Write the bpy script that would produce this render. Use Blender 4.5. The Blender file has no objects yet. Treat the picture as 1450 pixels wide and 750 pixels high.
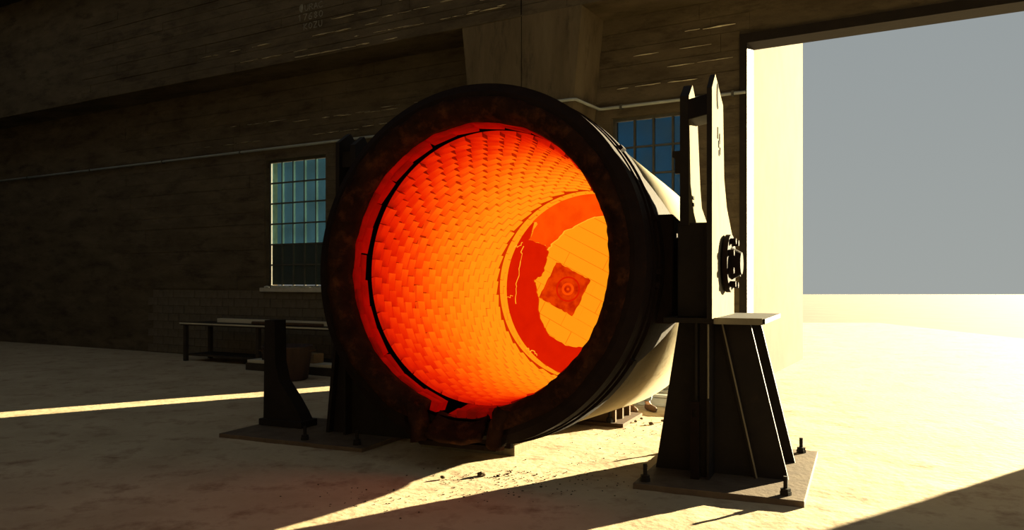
import bpy, bmesh, math, random
from mathutils import Vector, Matrix, noise
from mathutils.geometry import tessellate_polygon
random.seed(7)
R_ = math.radians
scene = bpy.context.scene
COL = scene.collection

# ------------------------------------------------------------------ camera
CAM_H = 1.75
cam_d = bpy.data.cameras.new('camera')
cam = bpy.data.objects.new('camera', cam_d)
COL.objects.link(cam)
cam.location = (0, 0, CAM_H)
cam.rotation_euler = (R_(90), 0, 0)
cam_d.sensor_width = 36
cam_d.lens = 36 * 1100 / 1450
cam_d.shift_y = 25 / 1450
cam_d.clip_end = 500
scene.camera = cam

# ------------------------------------------------------------------ world, sun, exposure
world = bpy.data.worlds.new('world')
scene.world = world
world.use_nodes = True
wn = world.node_tree.nodes
wl = world.node_tree.links
bg = wn['Background']
tc = wn.new('ShaderNodeTexCoord')
sep = wn.new('ShaderNodeSeparateXYZ')
ramp = wn.new('ShaderNodeValToRGB')
ramp.color_ramp.elements[0].position = 0.0
ramp.color_ramp.elements[0].color = (.58, .62, .60, 1)
ramp.color_ramp.elements[1].position = 0.7
ramp.color_ramp.elements[1].color = (.40, .47, .52, 1)
wl.new(tc.outputs['Generated'], sep.inputs[0])
wl.new(sep.outputs['Z'], ramp.inputs[0])
wl.new(ramp.outputs[0], bg.inputs['Color'])
bg.inputs['Strength'].default_value = 0.60

SUN_AZ = Vector((.822, .569, 0))
SUN_EL = R_(10.3)
sd = bpy.data.lights.new('sun', 'SUN')
sd.energy = 54
sd.color = (1.0, .84, .50)
sd.angle = R_(.6)
sun = bpy.data.objects.new('sun', sd)
COL.objects.link(sun)
sun.location = (20, 20, 12)
to_sun = Vector((SUN_AZ.x * math.cos(SUN_EL), SUN_AZ.y * math.cos(SUN_EL), math.sin(SUN_EL)))
sun.rotation_euler = to_sun.to_track_quat('Z', 'Y').to_euler()

vs = scene.view_settings
vs.view_transform = 'Standard'
vs.look = 'None'
vs.exposure = 0.0
vs.gamma = 1.0
vs.use_curve_mapping = False

# ------------------------------------------------------------------ materials
def principled(name, color, rough=.8, metal=0.0, spec=.3, var=None, scale=4.0, stretch=(1, 1, 1), bump=0.0, bump_scale=30.0, var2=None, scale2=1.0, thresh=(.45, .7)):
    m = bpy.data.materials.new(name)
    m.use_nodes = True
    nt = m.node_tree
    p = nt.nodes['Principled BSDF']
    p.inputs['Base Color'].default_value = (*color, 1)
    p.inputs['Roughness'].default_value = rough
    p.inputs['Metallic'].default_value = metal
    p.inputs['Specular IOR Level'].default_value = spec
    co = nt.nodes.new('ShaderNodeTexCoord')
    mp = nt.nodes.new('ShaderNodeMapping')
    mp.inputs['Scale'].default_value = stretch
    nt.links.new(co.outputs['Object'], mp.inputs[0])
    col_out = None
    if var is not None:
        nz = nt.nodes.new('ShaderNodeTexNoise')
        nz.inputs['Scale'].default_value = scale
        nz.inputs['Detail'].default_value = 8
        nz.inputs['Roughness'].default_value = .65
        nt.links.new(mp.outputs[0], nz.inputs['Vector'])
        cr = nt.nodes.new('ShaderNodeValToRGB')
        cr.color_ramp.elements[0].position = .3
        cr.color_ramp.elements[0].color = (*color, 1)
        cr.color_ramp.elements[1].position = .7
        cr.color_ramp.elements[1].color = (*var, 1)
        nt.links.new(nz.outputs['Fac'], cr.inputs[0])
        col_out = cr.outputs[0]
    if var2 is not None:
        nz2 = nt.nodes.new('ShaderNodeTexNoise')
        nz2.inputs['Scale'].default_value = scale2
        nz2.inputs['Detail'].default_value = 10
        nz2.inputs['Roughness'].default_value = .7
        nt.links.new(mp.outputs[0], nz2.inputs['Vector'])
        c2 = nt.nodes.new('ShaderNodeValToRGB')
        c2.color_ramp.elements[0].position = thresh[0]
        c2.color_ramp.elements[0].color = (0, 0, 0, 1)
        c2.color_ramp.elements[1].position = thresh[1]
        c2.color_ramp.elements[1].color = (1, 1, 1, 1)
        nt.links.new(nz2.outputs['Fac'], c2.inputs[0])
        mx = nt.nodes.new('ShaderNodeMix')
        mx.data_type = 'RGBA'
        nt.links.new(c2.outputs[0], mx.inputs[0])
        if col_out:
            nt.links.new(col_out, mx.inputs[6])
        else:
            mx.inputs[6].default_value = (*color, 1)
        mx.inputs[7].default_value = (*var2, 1)
        col_out = mx.outputs[2]
    if col_out:
        nt.links.new(col_out, p.inputs['Base Color'])
    if bump:
        nb = nt.nodes.new('ShaderNodeTexNoise')
        nb.inputs['Scale'].default_value = bump_scale
        nb.inputs['Detail'].default_value = 6
        nt.links.new(co.outputs['Object'], nb.inputs['Vector'])
        bp = nt.nodes.new('ShaderNodeBump')
        bp.inputs['Strength'].default_value = bump
        bp.inputs['Distance'].default_value = .02
        nt.links.new(nb.outputs['Fac'], bp.inputs['Height'])
        nt.links.new(bp.outputs[0], p.inputs['Normal'])
    return m

M = {}
M['floor'] = principled('concrete_floor', (.38, .295, .185), .9, spec=.12, var=(.52, .42, .275), scale=1.3, bump=.35, bump_scale=12, var2=(.21, .125, .07), scale2=2.6, thresh=(.50, .72))
M['yard'] = principled('yard_ground', (.11, .095, .07), .95, spec=.1, var=(.15, .13, .10), scale=.6)
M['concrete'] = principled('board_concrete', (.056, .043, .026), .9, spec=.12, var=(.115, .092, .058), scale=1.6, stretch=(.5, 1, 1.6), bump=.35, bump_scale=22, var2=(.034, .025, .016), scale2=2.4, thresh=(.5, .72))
M['concrete_pier'] = principled('pier_concrete', (.085, .064, .035), .9, spec=.12, var=(.14, .11, .064), scale=1.8, stretch=(1.6, 1, .35), bump=.35, bump_scale=18, var2=(.05, .037, .022), scale2=3, thresh=(.52, .72))
M['fin'] = principled('pale_concrete_fin', (.75, .72, .60), .85, var=(.38, .35, .27), scale=6)
M['chalk'] = principled('chalk', (.24, .235, .19), .95, spec=.05, var=(.13, .12, .09), scale=12)
M['dark_joint'] = principled('dark_joint', (.012, .010, .007), .95, spec=.05)
M['ceiling'] = principled('roof_lining', (.025, .022, .018), .95, spec=.05, var=(.035, .03, .024), scale=1)
M['blockwork'] = principled('blockwork', (.085, .07, .048), .95, spec=.1, var=(.13, .11, .08), scale=5, bump=.4, bump_scale=25)
M['shade_wall'] = principled('render_wall', (.060, .048, .034), .95, spec=.1, var=(.085, .07, .05), scale=1.2)
M['bar'] = principled('glazing_bar', (.045, .045, .040), .7, spec=.2, var=(.08, .075, .06), scale=8)
M['sill'] = principled('sill_concrete', (.35, .33, .27), .9, var=(.45, .43, .36), scale=7)
M['pipe'] = principled('grey_pipe', (.33, .36, .33), .55, spec=.4, var=(.24, .26, .24), scale=5)
M['burnt'] = principled('burnt_steel', (.007, .004, .0035), .85, spec=.08, var=(.013, .007, .005), scale=7, bump=.3, bump_scale=18, var2=(.024, .010, .006), scale2=5, thresh=(.6, .8))
M['castable'] = principled('slag_crusted_castable', (.008, .0035, .003), .95, spec=.04, var=(.030, .012, .006), scale=5, bump=.8, bump_scale=14, var2=(.095, .032, .011), scale2=6, thresh=(.50, .80))
M['shell'] = principled('dusty_ladle_shell', (.225, .188, .116), .9, spec=.08, var=(.27, .235, .155), scale=2.2, stretch=(1, .5, 1), bump=.15, bump_scale=16, var2=(.10, .068, .034), scale2=3.4, thresh=(.56, .80))
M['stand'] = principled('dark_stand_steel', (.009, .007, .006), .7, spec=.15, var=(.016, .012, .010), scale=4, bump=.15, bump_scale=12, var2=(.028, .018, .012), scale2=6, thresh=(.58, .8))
M['guide'] = principled('pale_guide_steel', (.15, .132, .09), .95, spec=.03, var=(.20, .178, .125), scale=5, stretch=(1, 1, .4), var2=(.08, .06, .036), scale2=5, thresh=(.58, .78))
M['plate'] = principled('base_plate_steel', (.13, .095, .062), .8, spec=.15, var=(.075, .05, .034), scale=5, bump=.2, bump_scale=20)
M['saddle'] = principled('saddle_block', (.10, .082, .05), .9, spec=.05, var=(.14, .118, .076), scale=5, bump=.4, bump_scale=18)
M['rust'] = principled('rusty_steel', (.055, .032, .018), .85, spec=.12, var=(.09, .055, .03), scale=6, bump=.2, bump_scale=20)
M['tub'] = principled('black_tub', (.022, .020, .020), .75, spec=.2, var=(.06, .035, .03), scale=3, stretch=(3, 3, .5))
M['wood'] = principled('old_timber', (.16, .10, .05), .85, spec=.15, var=(.24, .155, .08), scale=5, stretch=(.3, 4, 4))
M['palewood'] = principled('pale_plank', (.42, .38, .28), .85, spec=.15, var=(.52, .48, .37), scale=5, stretch=(.3, 4, 4))
M['darkwood'] = principled('dark_timber', (.03, .024, .018), .9, spec=.1, var=(.05, .04, .03), scale=5)
M['debris'] = principled('dark_grit', (.05, .035, .022), .95, spec=.1, var=(.10, .07, .04), scale=20)
M['dust'] = principled('pale_dust', (.50, .50, .42), .95, spec=.05, var=(.38, .38, .31), scale=20)
M['rail'] = principled('pale_rail', (.34, .33, .29), .6, spec=.3, var=(.42, .41, .36), scale=6)
M['skin'] = principled('skin', (.42, .25, .17), .6)
M['jeans'] = principled('blue_jeans', (.20, .27, .36), .9, spec=.1, var=(.27, .34, .42), scale=30)
M['jacket'] = principled('work_jacket', (.06, .07, .09), .9, spec=.1, var=(.08, .09, .11), scale=20)
M['shoe'] = principled('brown_shoe', (.10, .055, .03), .7, spec=.2)
M['hair'] = principled('dark_hair', (.03, .02, .015), .8)

# panes: dusty glass, partly see-through
def pane_mat(name, tint, dirt, fac):
    m = bpy.data.materials.new(name)
    m.use_nodes = True
    nt = m.node_tree
    nt.nodes.remove(nt.nodes['Principled BSDF'])
    out = nt.nodes['Material Output']
    tr = nt.nodes.new('ShaderNodeBsdfTransparent')
    tr.inputs[0].default_value = (*tint, 1)
    df = nt.nodes.new('ShaderNodeBsdfDiffuse')
    df.inputs[0].default_value = (*dirt, 1)
    mx = nt.nodes.new('ShaderNodeMixShader')
    co = nt.nodes.new('ShaderNodeTexCoord')
    nz = nt.nodes.new('ShaderNodeTexNoise')
    nz.inputs['Scale'].default_value = 2.0
    nz.inputs['Detail'].default_value = 6
    nt.links.new(co.outputs['Object'], nz.inputs['Vector'])
    mr = nt.nodes.new('ShaderNodeMapRange')
    mr.inputs['From Min'].default_value = .3
    mr.inputs['From Max'].default_value = .7
    mr.inputs['To Min'].default_value = max(0, fac - .15)
    mr.inputs['To Max'].default_value = min(1, fac + .15)
    nt.links.new(nz.outputs['Fac'], mr.inputs['Value'])
    nt.links.new(mr.outputs[0], mx.inputs[0])
    nt.links.new(tr.outputs[0], mx.inputs[1])
    nt.links.new(df.outputs[0], mx.inputs[2])
    nt.links.new(mx.outputs[0], out.inputs[0])
    return m
M['pane'] = pane_mat('dusty_glass', (.34, .52, .56), (.12, .17, .17), .25)
M['pane_blue'] = pane_mat('blue_dusty_glass', (.17, .37, .52), (.07, .12, .16), .30)
M['pane_dirty'] = pane_mat('grimy_glass', (.16, .20, .19), (.05, .06, .055), .72)

# ------------------------------------------------------------------ ladle frame (local x = across, y = depth from mouth, z = up)
TH, PH = .425, .064
MOUTH = Vector((-.434, 7.215, CAM_H + .185))
UX = Vector((math.cos(TH), -math.sin(TH), 0))
AY = Vector((math.sin(TH) * math.cos(PH), math.cos(TH) * math.cos(PH), -math.sin(PH)))
VZ = UX.cross(AY)
AH = Vector((math.sin(TH), math.cos(TH), 0))
YB, ZB = 1.8, 1.72            # base point of the ladle empty: below mid length
def lad(u, s, v):
    return MOUTH + UX * u + AY * s + VZ * v
def ground(u, s, z=0.0):
    p = MOUTH + UX * u + AH * s
    return Vector((p.x, p.y, z))

# ------------------------------------------------------------------ mesh helpers
def finish(name, bm, mat, parent=None, smooth=False, mats=None):
    me = bpy.data.meshes.new(name)
    bmesh.ops.recalc_face_normals(bm, faces=bm.faces[:])
    bm.to_mesh(me)
    bm.free()
    for mm in (mats or [mat]):
        me.materials.append(mm)
    if smooth:
        for p in me.polygons:
            p.use_smooth = True
    o = bpy.data.objects.new(name, me)
    COL.objects.link(o)
    if parent is not None:
        o.parent = parent
    return o
def empty(name, loc, rot=(0, 0, 0)):
    o = bpy.data.objects.new(name, None)
    COL.objects.link(o)
    o.location = loc
    o.rotation_euler = rot
    o.empty_display_size = .3
    return o
def tag(o, label=None, cat=None, group=None, kind=None):
    if label: o['label'] = label
    if cat: o['category'] = cat
    if group: o['group'] = group
    if kind: o['kind'] = kind
    return o
def box(bm, x0, x1, y0, y1, z0, z1, mi=0):
    v = [bm.verts.new(c) for c in ((x0, y0, z0), (x1, y0, z0), (x1, y1, z0), (x0, y1, z0), (x0, y0, z1), (x1, y0, z1), (x1, y1, z1), (x0, y1, z1))]
    fs = [(0, 3, 2, 1), (4, 5, 6, 7), (0, 1, 5, 4), (1, 2, 6, 5), (2, 3, 7, 6), (3, 0, 4, 7)]
    out = []
    for f in fs:
        fc = bm.faces.new([v[i] for i in f])
        fc.material_index = mi
        out.append(fc)
    return v, out
def prism(bm, pts, axis, a0, a1, mi=0):
    """extrude a 2-D polygon along an axis; pts are the two other coordinates in xyz order"""
    def mk(p, a):
        if axis == 'x': return (a, p[0], p[1])
        if axis == 'y': return (p[0], a, p[1])
        return (p[0], p[1], a)
    n = len(pts)
    A = [bm.verts.new(mk(p, a0)) for p in pts]
    B = [bm.verts.new(mk(p, a1)) for p in pts]
    bm.faces.new(A); bm.faces.new(B[::-1])
    for i in range(n):
        f = bm.faces.new((A[i], A[(i + 1) % n], B[(i + 1) % n], B[i]))
        f.material_index = mi
def cyl(bm, p0, p1, r0, r1=None, n=16, cap=True):
    r1 = r0 if r1 is None else r1
    p0, p1 = Vector(p0), Vector(p1)
    d = (p1 - p0).normalized()
    q = d.to_track_quat('Z', 'Y')
    ring = []
    for p, r in ((p0, r0), (p1, r1)):
        ring.append([bm.verts.new(p + q @ Vector((r * math.cos(2 * math.pi * i / n), r * math.sin(2 * math.pi * i / n), 0))) for i in range(n)])
    for i in range(n):
        bm.faces.new((ring[0][i], ring[0][(i + 1) % n], ring[1][(i + 1) % n], ring[1][i]))
    if cap:
        bm.faces.new(ring[0][::-1]); bm.faces.new(ring[1])
def lathe(bm, prof, n=128, closed=True, t0=0.0, t1=2 * math.pi, disp=None, yb=0, zb=0):
    """prof: (radius, depth) revolved around the ladle axis (local y); closed = profile is a loop"""
    full = abs(t1 - t0 - 2 * math.pi) < 1e-6
    cnt = n if full else n + 1
    rings = []
    for i in range(cnt):
        t = t0 + (t1 - t0) * i / n
        row = []
        for k, (r, s) in enumerate(prof):
            rr, ss = r, s
            if disp:
                dr, ds = disp(t, r, s, k)
                rr += dr; ss += ds
            row.append(bm.verts.new((rr * math.cos(t), ss - yb, rr * math.sin(t) + zb)))
        rings.append(row)
    m = len(prof)
    for i in range(n):
        j = (i + 1) % cnt
        for k in range(m if closed else m - 1):
            k2 = (k + 1) % m
            bm.faces.new((rings[i][k], rings[j][k], rings[j][k2], rings[i][k2]))
    if not full and closed:
        bm.faces.new(rings[0]); bm.faces.new(rings[-1][::-1])
def bevel(o, w=.01, seg=2):
    md = o.modifiers.new('bevel', 'BEVEL')
    md.width = w; md.segments = seg; md.limit_method = 'ANGLE'
    return o

# ------------------------------------------------------------------ floor and yard
WALL_O = Vector((0, 14.5, 0))
WALL_R = -math.atan2(.495, .869)
def wall_pt(s, d=0, z=0):
    return WALL_O + Vector((.869, -.495, 0)) * s + Vector((-.495, -.869, 0)) * d + Vector((0, 0, z))

bm = bmesh.new()
# floor follows the hall: a grid with faint unevenness so that low sun rakes over it
x0, x1, y0, y1 = -26.0, 16.0, -6.0, 34.0
fine = []
def grid(bm, xs, ys, zf):
    V = [[bm.verts.new((x, y, zf(x, y))) for x in xs] for y in ys]
    for j in range(len(ys) - 1):
        for i in range(len(xs) - 1):
            bm.faces.new((V[j][i], V[j][i + 1], V[j + 1][i + 1], V[j + 1][i]))
def zf(x, y):
    k = max(0, min(1, (5.0 - abs(x)) / 1.0)) * max(0, min(1, (y - 3) / 1.0)) * max(0, min(1, (13 - y) / 1.0))
    if k <= 0: return 0.0
    return -k * (.006 + .006 * noise.noise((x * 2.2, y * 2.2, 0)) + .004 * noise.noise((x * 7, y * 7, 3)))
xs = [x0, -18, -12, -9, -7, -6, -5] + [-5 + .07 * i for i in range(1, 143)] + [5.01, 6, 8, 11, x1]
ys = [y0, -2, 0, 2, 3] + [3 + .07 * i for i in range(1, 143)] + [13.01, 15, 18, 22, 27, y1]
grid(bm, xs, ys, zf)
floor = finish('floor', bm, M['floor'], smooth=True)
tag(floor, 'worn tan concrete workshop floor', kind='structure')

bm = bmesh.new()
box(bm, -80, 90, -60, 120, -.25, -.05)
tag(finish('ground', bm, M['yard']), 'dusty yard ground outside the hall', kind='structure')

# ------------------------------------------------------------------ back wall
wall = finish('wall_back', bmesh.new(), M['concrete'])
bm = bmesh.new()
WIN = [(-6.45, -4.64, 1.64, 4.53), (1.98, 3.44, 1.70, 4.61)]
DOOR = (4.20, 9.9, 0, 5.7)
ADDED_DOOR = (-.78, .10, 0, 2.3)  # unseen opening added to throw a sun strip across the left floor
cuts = sorted([-19.5, 16.0] + [a for w in WIN for a in w[:2]] + list(DOOR[:2]) + list(ADDED_DOOR[:2]))
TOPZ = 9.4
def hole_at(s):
    for w in WIN + [DOOR, ADDED_DOOR]:
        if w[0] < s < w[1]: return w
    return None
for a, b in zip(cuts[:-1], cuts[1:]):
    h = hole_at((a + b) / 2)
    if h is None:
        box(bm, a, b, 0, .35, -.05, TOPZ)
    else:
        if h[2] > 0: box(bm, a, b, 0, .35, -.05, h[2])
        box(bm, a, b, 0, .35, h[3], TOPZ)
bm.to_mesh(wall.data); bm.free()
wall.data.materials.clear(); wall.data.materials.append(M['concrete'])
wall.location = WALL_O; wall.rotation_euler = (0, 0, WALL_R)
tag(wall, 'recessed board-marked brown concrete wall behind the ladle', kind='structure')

# upper wall: deep beam flush with the pilaster
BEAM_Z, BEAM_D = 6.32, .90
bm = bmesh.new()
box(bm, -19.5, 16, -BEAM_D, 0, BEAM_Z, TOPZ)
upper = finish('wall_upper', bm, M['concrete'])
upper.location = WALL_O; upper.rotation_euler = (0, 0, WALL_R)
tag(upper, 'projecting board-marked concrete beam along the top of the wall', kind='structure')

def boards(parent, z0, z1, pitch, s0, s1, yface, seed, holes, dep):
    rnd = random.Random(seed)
    z = z0
    while z < z1 - .02:
        zt = min(z + pitch * rnd.uniform(.92, 1.08), z1)
        s = s0 + rnd.uniform(0, 1.5)
        prev = s0
        while prev < s1:
            e = min(s, s1)
            segs = [(prev, e)]
            for h in holes:
                if h[2] - .02 < zt and h[3] + .02 > z:
                    ns = []
                    for a, b in segs:
                        if b <= h[0] or a >= h[1]: ns.append((a, b)); continue
                        if a < h[0]: ns.append((a, h[0]))
                        if b > h[1]: ns.append((h[1], b))
                    segs = ns
            for a, b in segs:
                if b - a < .05: continue
                bmx = bmesh.new()
                t = dep * rnd.uniform(.35, 1.0)
                box(bmx, a + .003, b - .003, yface - t, yface + .002, z + .004, zt - .004)
                finish('board', bmx, M['concrete'], parent)
            prev = e
            s += rnd.uniform(2.6, 4.6)
        z = zt
HOLES = [(w[0] - .02, w[1] + .02, w[2] - .22, w[3] + .12) for w in WIN] + [DOOR, ADDED_DOOR, (-.25, 1.70, 0, 9)]
boards(wall, 1.60, BEAM_Z, .30, -12, 4.35, 0, 3, HOLES, .022)
boards(upper, BEAM_Z, 8.35, .185, -12, 4.8, -BEAM_D, 5, [], .024)

# pale fins where the formwork leaked
def fin(parent, s, z, ln, yface, r):
    if ln > .75:
        x = s
        while x < s + ln:
            l_ = r.uniform(.12, .62)
            fin(parent, x, z + r.uniform(-.006, .006), l_, yface, r)
            x += l_ + r.choice((.02, .05, .12, .35))
        return
    bmx = bmesh.new()
    n = max(3, int(ln / .12))
    pts = []
    for i in range(n + 1):
        k = math.sin(math.pi * i / n) ** .5 if 0 < i < n else .15
        pts.append((s + ln * i / n, z + r.uniform(-.004, .004), .020 * k * r.uniform(.1, 1.4)))
    ring = []
    for x, zz, h in pts:
        ring.append([bmx.verts.new((x, yface - .026 - h * 1.2, zz)), bmx.verts.new((x, yface, zz - .003 - h * .4)), bmx.verts.new((x, yface, zz + .003 + h * .4))])
    for a, b in zip(ring[:-1], ring[1:]):
        for k in range(3):
            bmx.faces.new((a[k], b[k], b[(k + 1) % 3], a[(k + 1) % 3]))
    bmx.faces.new(ring[0]); bmx.faces.new(ring[-1][::-1])
    finish('concrete_fin', bmx, M['fin'], parent)
rf = random.Random(11)
for s, z, ln in [(-4.9, 6.50, 2.6), (-3.3, 6.68, 1.1), (-2.1, 6.67, 1.9), (-4.4, 6.86, 1.6), (-2.6, 6.95, 1.3), (-1.25, 6.99, .9), (-.65, 6.70, .8), (-.4, 6.86, 1.1), (-3.9, 7.12, 1.0), (-2.2, 7.20, 1.5), (-6.5, 6.62, 1.7), (-7.8, 6.9, 2.0)]:
    fin(upper, s + .27, z - .12, ln, -BEAM_D, rf)
for s, z, ln in [(-5.6, 5.32, 2.2), (-4.2, 5.30, 1.4), (-3.1, 5.36, 1.6), (-5.0, 4.98, 1.3), (-3.6, 5.02, 1.2), (-4.3, 4.34, .7), (-4.1, 3.60, .5), (2.4, 5.62, 1.2), (3.0, 5.36, 1.1), (2.1, 5.1, 1.4), (3.3, 5.9, .9), (-7.6, 5.4, 1.5), (-8.8, 5.0, 2.0)]:
    fin(wall, s, z, ln, 0, rf)

# chalk writing on the beam
STROKES = {
    'U': [[(0, 1), (0, .3), (.2, 0), (.5, 0), (.7, .3), (.7, 1)]],
    'R': [[(0, 0), (0, 1), (.5, 1), (.7, .8), (.5, .55), (0, .5)], [(.3, .5), (.75, 0)]],
    'A': [[(0, 0), (.4, 1), (.8, 0)], [(.15, .38), (.65, .38)]],
    'C': [[(.8, .9), (.5, 1), (.1, .75), (0, .4), (.2, .05), (.6, 0), (.85, .15)]],
    '1': [[(.1, .75), (.4, 1), (.4, 0)]],
    '7': [[(0, 1), (.7, 1), (.25, 0)]],
    '6': [[(.6, 1), (.15, .6), (0, .3), (.2, 0), (.6, .05), (.65, .35), (.35, .5), (.05, .35)]],
    '8': [[(.35, .52), (.08, .75), (.35, 1), (.62, .75), (.35, .52), (.02, .25), (.35, 0), (.7, .25), (.35, .52)]],
    '0': [[(.35, 1), (.05, .75), (0, .3), (.3, 0), (.6, .2), (.7, .65), (.35, 1)]],
    'K': [[(0, 0), (0, 1)], [(.65, 1), (0, .45), (.7, 0)]],
    'O': [[(.35, 1), (.05, .75), (0, .3), (.35, 0), (.65, .25), (.7, .7), (.35, 1)]],
    'Z': [[(0, 1), (.7, 1), (0, 0), (.75, 0)]],
}
def write(txt, s, z, h, adv, parent):
    for i, ch in enumerate(txt):
        bmx = bmesh.new()
        for st in STROKES[ch]:
            for (ax, az), (bx, bz) in zip(st[:-1], st[1:]):
                A = Vector((s + i * adv + ax * h * 1.05, z + az * h)); B = Vector((s + i * adv + bx * h * 1.05, z + bz * h))
                d = (B - A); nrm = Vector((-d.y, d.x)).normalized() * .0075
                e = d.normalized() * .004
                prism(bmx, [tuple(A - e - nrm), tuple(B + e - nrm), tuple(B + e + nrm), tuple(A - e + nrm)], 'y', -BEAM_D - .029, -BEAM_D - .020)
        finish('chalk_letter', bmx, M['chalk'], parent)
write('URAC', -4.33, 7.29, .115, .125, upper)
write('17680', -4.52, 7.10, .125, .145, upper)
write('KOZU', -4.36, 6.91, .115, .135, upper)
bmx = bmesh.new()
bmesh.ops.create_icosphere(bmx, subdivisions=3, radius=1)
for v in bmx.verts:
    k = 1 + .35 * noise.noise(v.co * 1.7)
    v.co = Vector((-4.43 + v.co.x * .055 * k, -BEAM_D - .024 + v.co.y * .006, 7.36 + v.co.z * .075 * k))
finish('chalk_smear', bmx, M['chalk'], upper)

# pilaster (wider at the top), vertical joint in the middle
bm = bmesh.new()
def pil_s(z):   # left and right edge at height z
    return -.405 + (5.32 - z) * .105, 1.698 - (4.79 - z) * .099
zb_, zt_ = 0.0, BEAM_Z + .03
for (la, ra, half) in ((0, 0, 0), (0, 0, 1)):
    l0, r0 = pil_s(zb_); l1, r1 = pil_s(zt_)
    if half == 0:
        pts = [(l0, zb_), (.699, zb_), (.699, zt_), (l1, zt_)]
    else:
        pts = [(.719, zb_), (r0, zb_), (r1, zt_), (.719, zt_)]
    prism(bm, pts, 'y', -BEAM_D - .012 - .008 * half, 0)
pil = finish('trim_1', bm, M['concrete_pier'])
pil.location = WALL_O; pil.rotation_euler = (0, 0, WALL_R)
tag(pil, 'tapering concrete pilaster with a vertical joint behind the ladle', kind='structure')
bm = bmesh.new(); box(bm, .697, .721, -BEAM_D - .002, -BEAM_D + .05, 0, zt_)
finish('joint', bm, M['dark_joint'], pil)
bm = bmesh.new(); box(bm, .699, .719, -BEAM_D - .027, -BEAM_D + .0, zt_, 8.4)
finish('joint', bm, M['dark_joint'], upper)

# windows
def window(name, w, label, glass, dirty_rows, cols=5, rows=6):
    e = empty(name, wall_pt(w[0], 0, w[2]), (0, 0, WALL_R))
    tag(e, label, kind='structure')
    W, Hh = w[1] - w[0], w[3] - w[2]
    b = bmesh.new()
    for (a, c, z0, z1) in ((0, .05, 0, Hh), (W - .05, W, 0, Hh), (.05, W - .05, 0, .05), (.05, W - .05, Hh - .05, Hh)):
        box(b, a, c, .10, .18, z0, z1)
    finish('frame', b, M['bar'], e)
    pw, phh = (W - .10) / cols, (Hh - .10) / rows
    for i in range(1, cols):
        b = bmesh.new(); box(b, .05 + i * pw - .016, .05 + i * pw + .016, .11, .17, .05, Hh - .05); finish('glazing_bar', b, M['bar'], e)
    for j in range(1, rows):
        b = bmesh.new(); box(b, .05, W - .05, .115, .165, .05 + j * phh - .015, .05 + j * phh + .015); finish('glazing_bar', b, M['bar'], e)
    for i in range(cols):
        for j in range(rows):
            b = bmesh.new()
            box(b, .05 + i * pw + .012, .05 + (i + 1) * pw - .012, .136, .142, .05 + j * phh + .010, .05 + (j + 1) * phh - .010)
            finish('pane', b, M['pane_dirty'] if j < dirty_rows else M[glass], e)
    b = bmesh.new(); box(b, -.08, W + .08, -.12, .10, -.10, -.005)
    bevel(finish('window_sill', b, M['sill'], e), .012)
    return e
window('window_1', WIN[0], 'tall many-paned steel window left of the ladle', 'pane', 2)
window('window_2', WIN[1], 'blue many-paned steel window behind the stand posts', 'pane_blue', 0, cols=4)

# blockwork under the left window
bm0 = bmesh.new(); box(bm0, 0, .385, -.045, 0, 0, .185)
me_blk = bpy.data.meshes.new('block'); bm0.to_mesh(me_blk); bm0.free(); me_blk.materials.append(M['blockwork'])
for j in range(8):
    for i in range(16):
        o = bpy.data.objects.new('block', me_blk); COL.objects.link(o); o.parent = wall
        o.location = (-10.6 + i * .395 + (.2 if j % 2 else 0), random.uniform(-.004, .004), .02 + j * .195)

# door opening frame and an added outside wall that keeps sun off the windows
e = empty('door_1', wall_pt(DOOR[0], 0, 0), (0, 0, WALL_R))
tag(e, 'wide open doorway at the right letting the sun in', kind='structure')
DW = DOOR[1] - DOOR[0]
for a, c, z0, z1 in ((0, .12, 0, 5.7), (DW - .12, DW, 0, 5.7), (.12, DW - .12, 5.55, 5.7)):
    b = bmesh.new(); box(b, a, c, -.06, .40, z0, z1); finish('door_frame', b, M['stand'], e)
e2 = empty('added_door', wall_pt(ADDED_DOOR[0], 0, 0), (0, 0, WALL_R))
tag(e2, 'added narrow doorway hidden behind the ladle, throws a sun strip on the floor', kind='structure')
DW = ADDED_DOOR[1] - ADDED_DOOR[0]
for a, c, z0, z1 in ((0, .06, 0, 2.3), (DW - .06, DW, 0, 2.3), (.06, DW - .06, 2.24, 2.3)):
    b = bmesh.new(); box(b, a, c, -.03, .38, z0, z1); finish('door_frame', b, M['stand'], e2)
bm = bmesh.new(); box(bm, 3.85, 4.15, .35, 6.2, -.05, 9.4)
shade_wall = finish('added_shade_wall', bm, M['shade_wall']); shade_wall.location = WALL_O; shade_wall.rotation_euler = (0, 0, WALL_R)
tag(shade_wall, 'added rendered wall outside the doorway that keeps sun off the windows', kind='structure')

# roof and far side wall
bm = bmesh.new(); box(bm, -26, 20, -6, 36, TOPZ, TOPZ + .3)
bm2 = bmesh.new()
for ya, yb_ in ((-2.3, .4), (-7.6, -5.0), (-13.0, -10.2), (-22, -15.6)):
    box(bm2, -19.8, 16, ya, yb_, TOPZ - .02, TOPZ + .25)
for xa in range(-19, 16, 3):
    for ya, yb_ in ((-5.0, -2.3), (-10.2, -7.6), (-15.6, -13.0)):
        box(bm2, xa, xa + .12, ya, yb_, TOPZ, TOPZ + .2)
bm.free()
ceil = finish('ceiling', bm2, M['ceiling']); ceil.location = WALL_O; ceil.rotation_euler = (0, 0, WALL_R)
tag(ceil, 'dark roof lining of the hall with open roof lights', kind='structure')
bm = bmesh.new(); box(bm, -19.8, -19.5, -22, .35, -.05, TOPZ)
wl_ = finish('wall_left', bm, M['concrete']); wl_.location = WALL_O; wl_.rotation_euler = (0, 0, WALL_R)
tag(wl_, 'far end wall of the hall', kind='structure')

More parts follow.
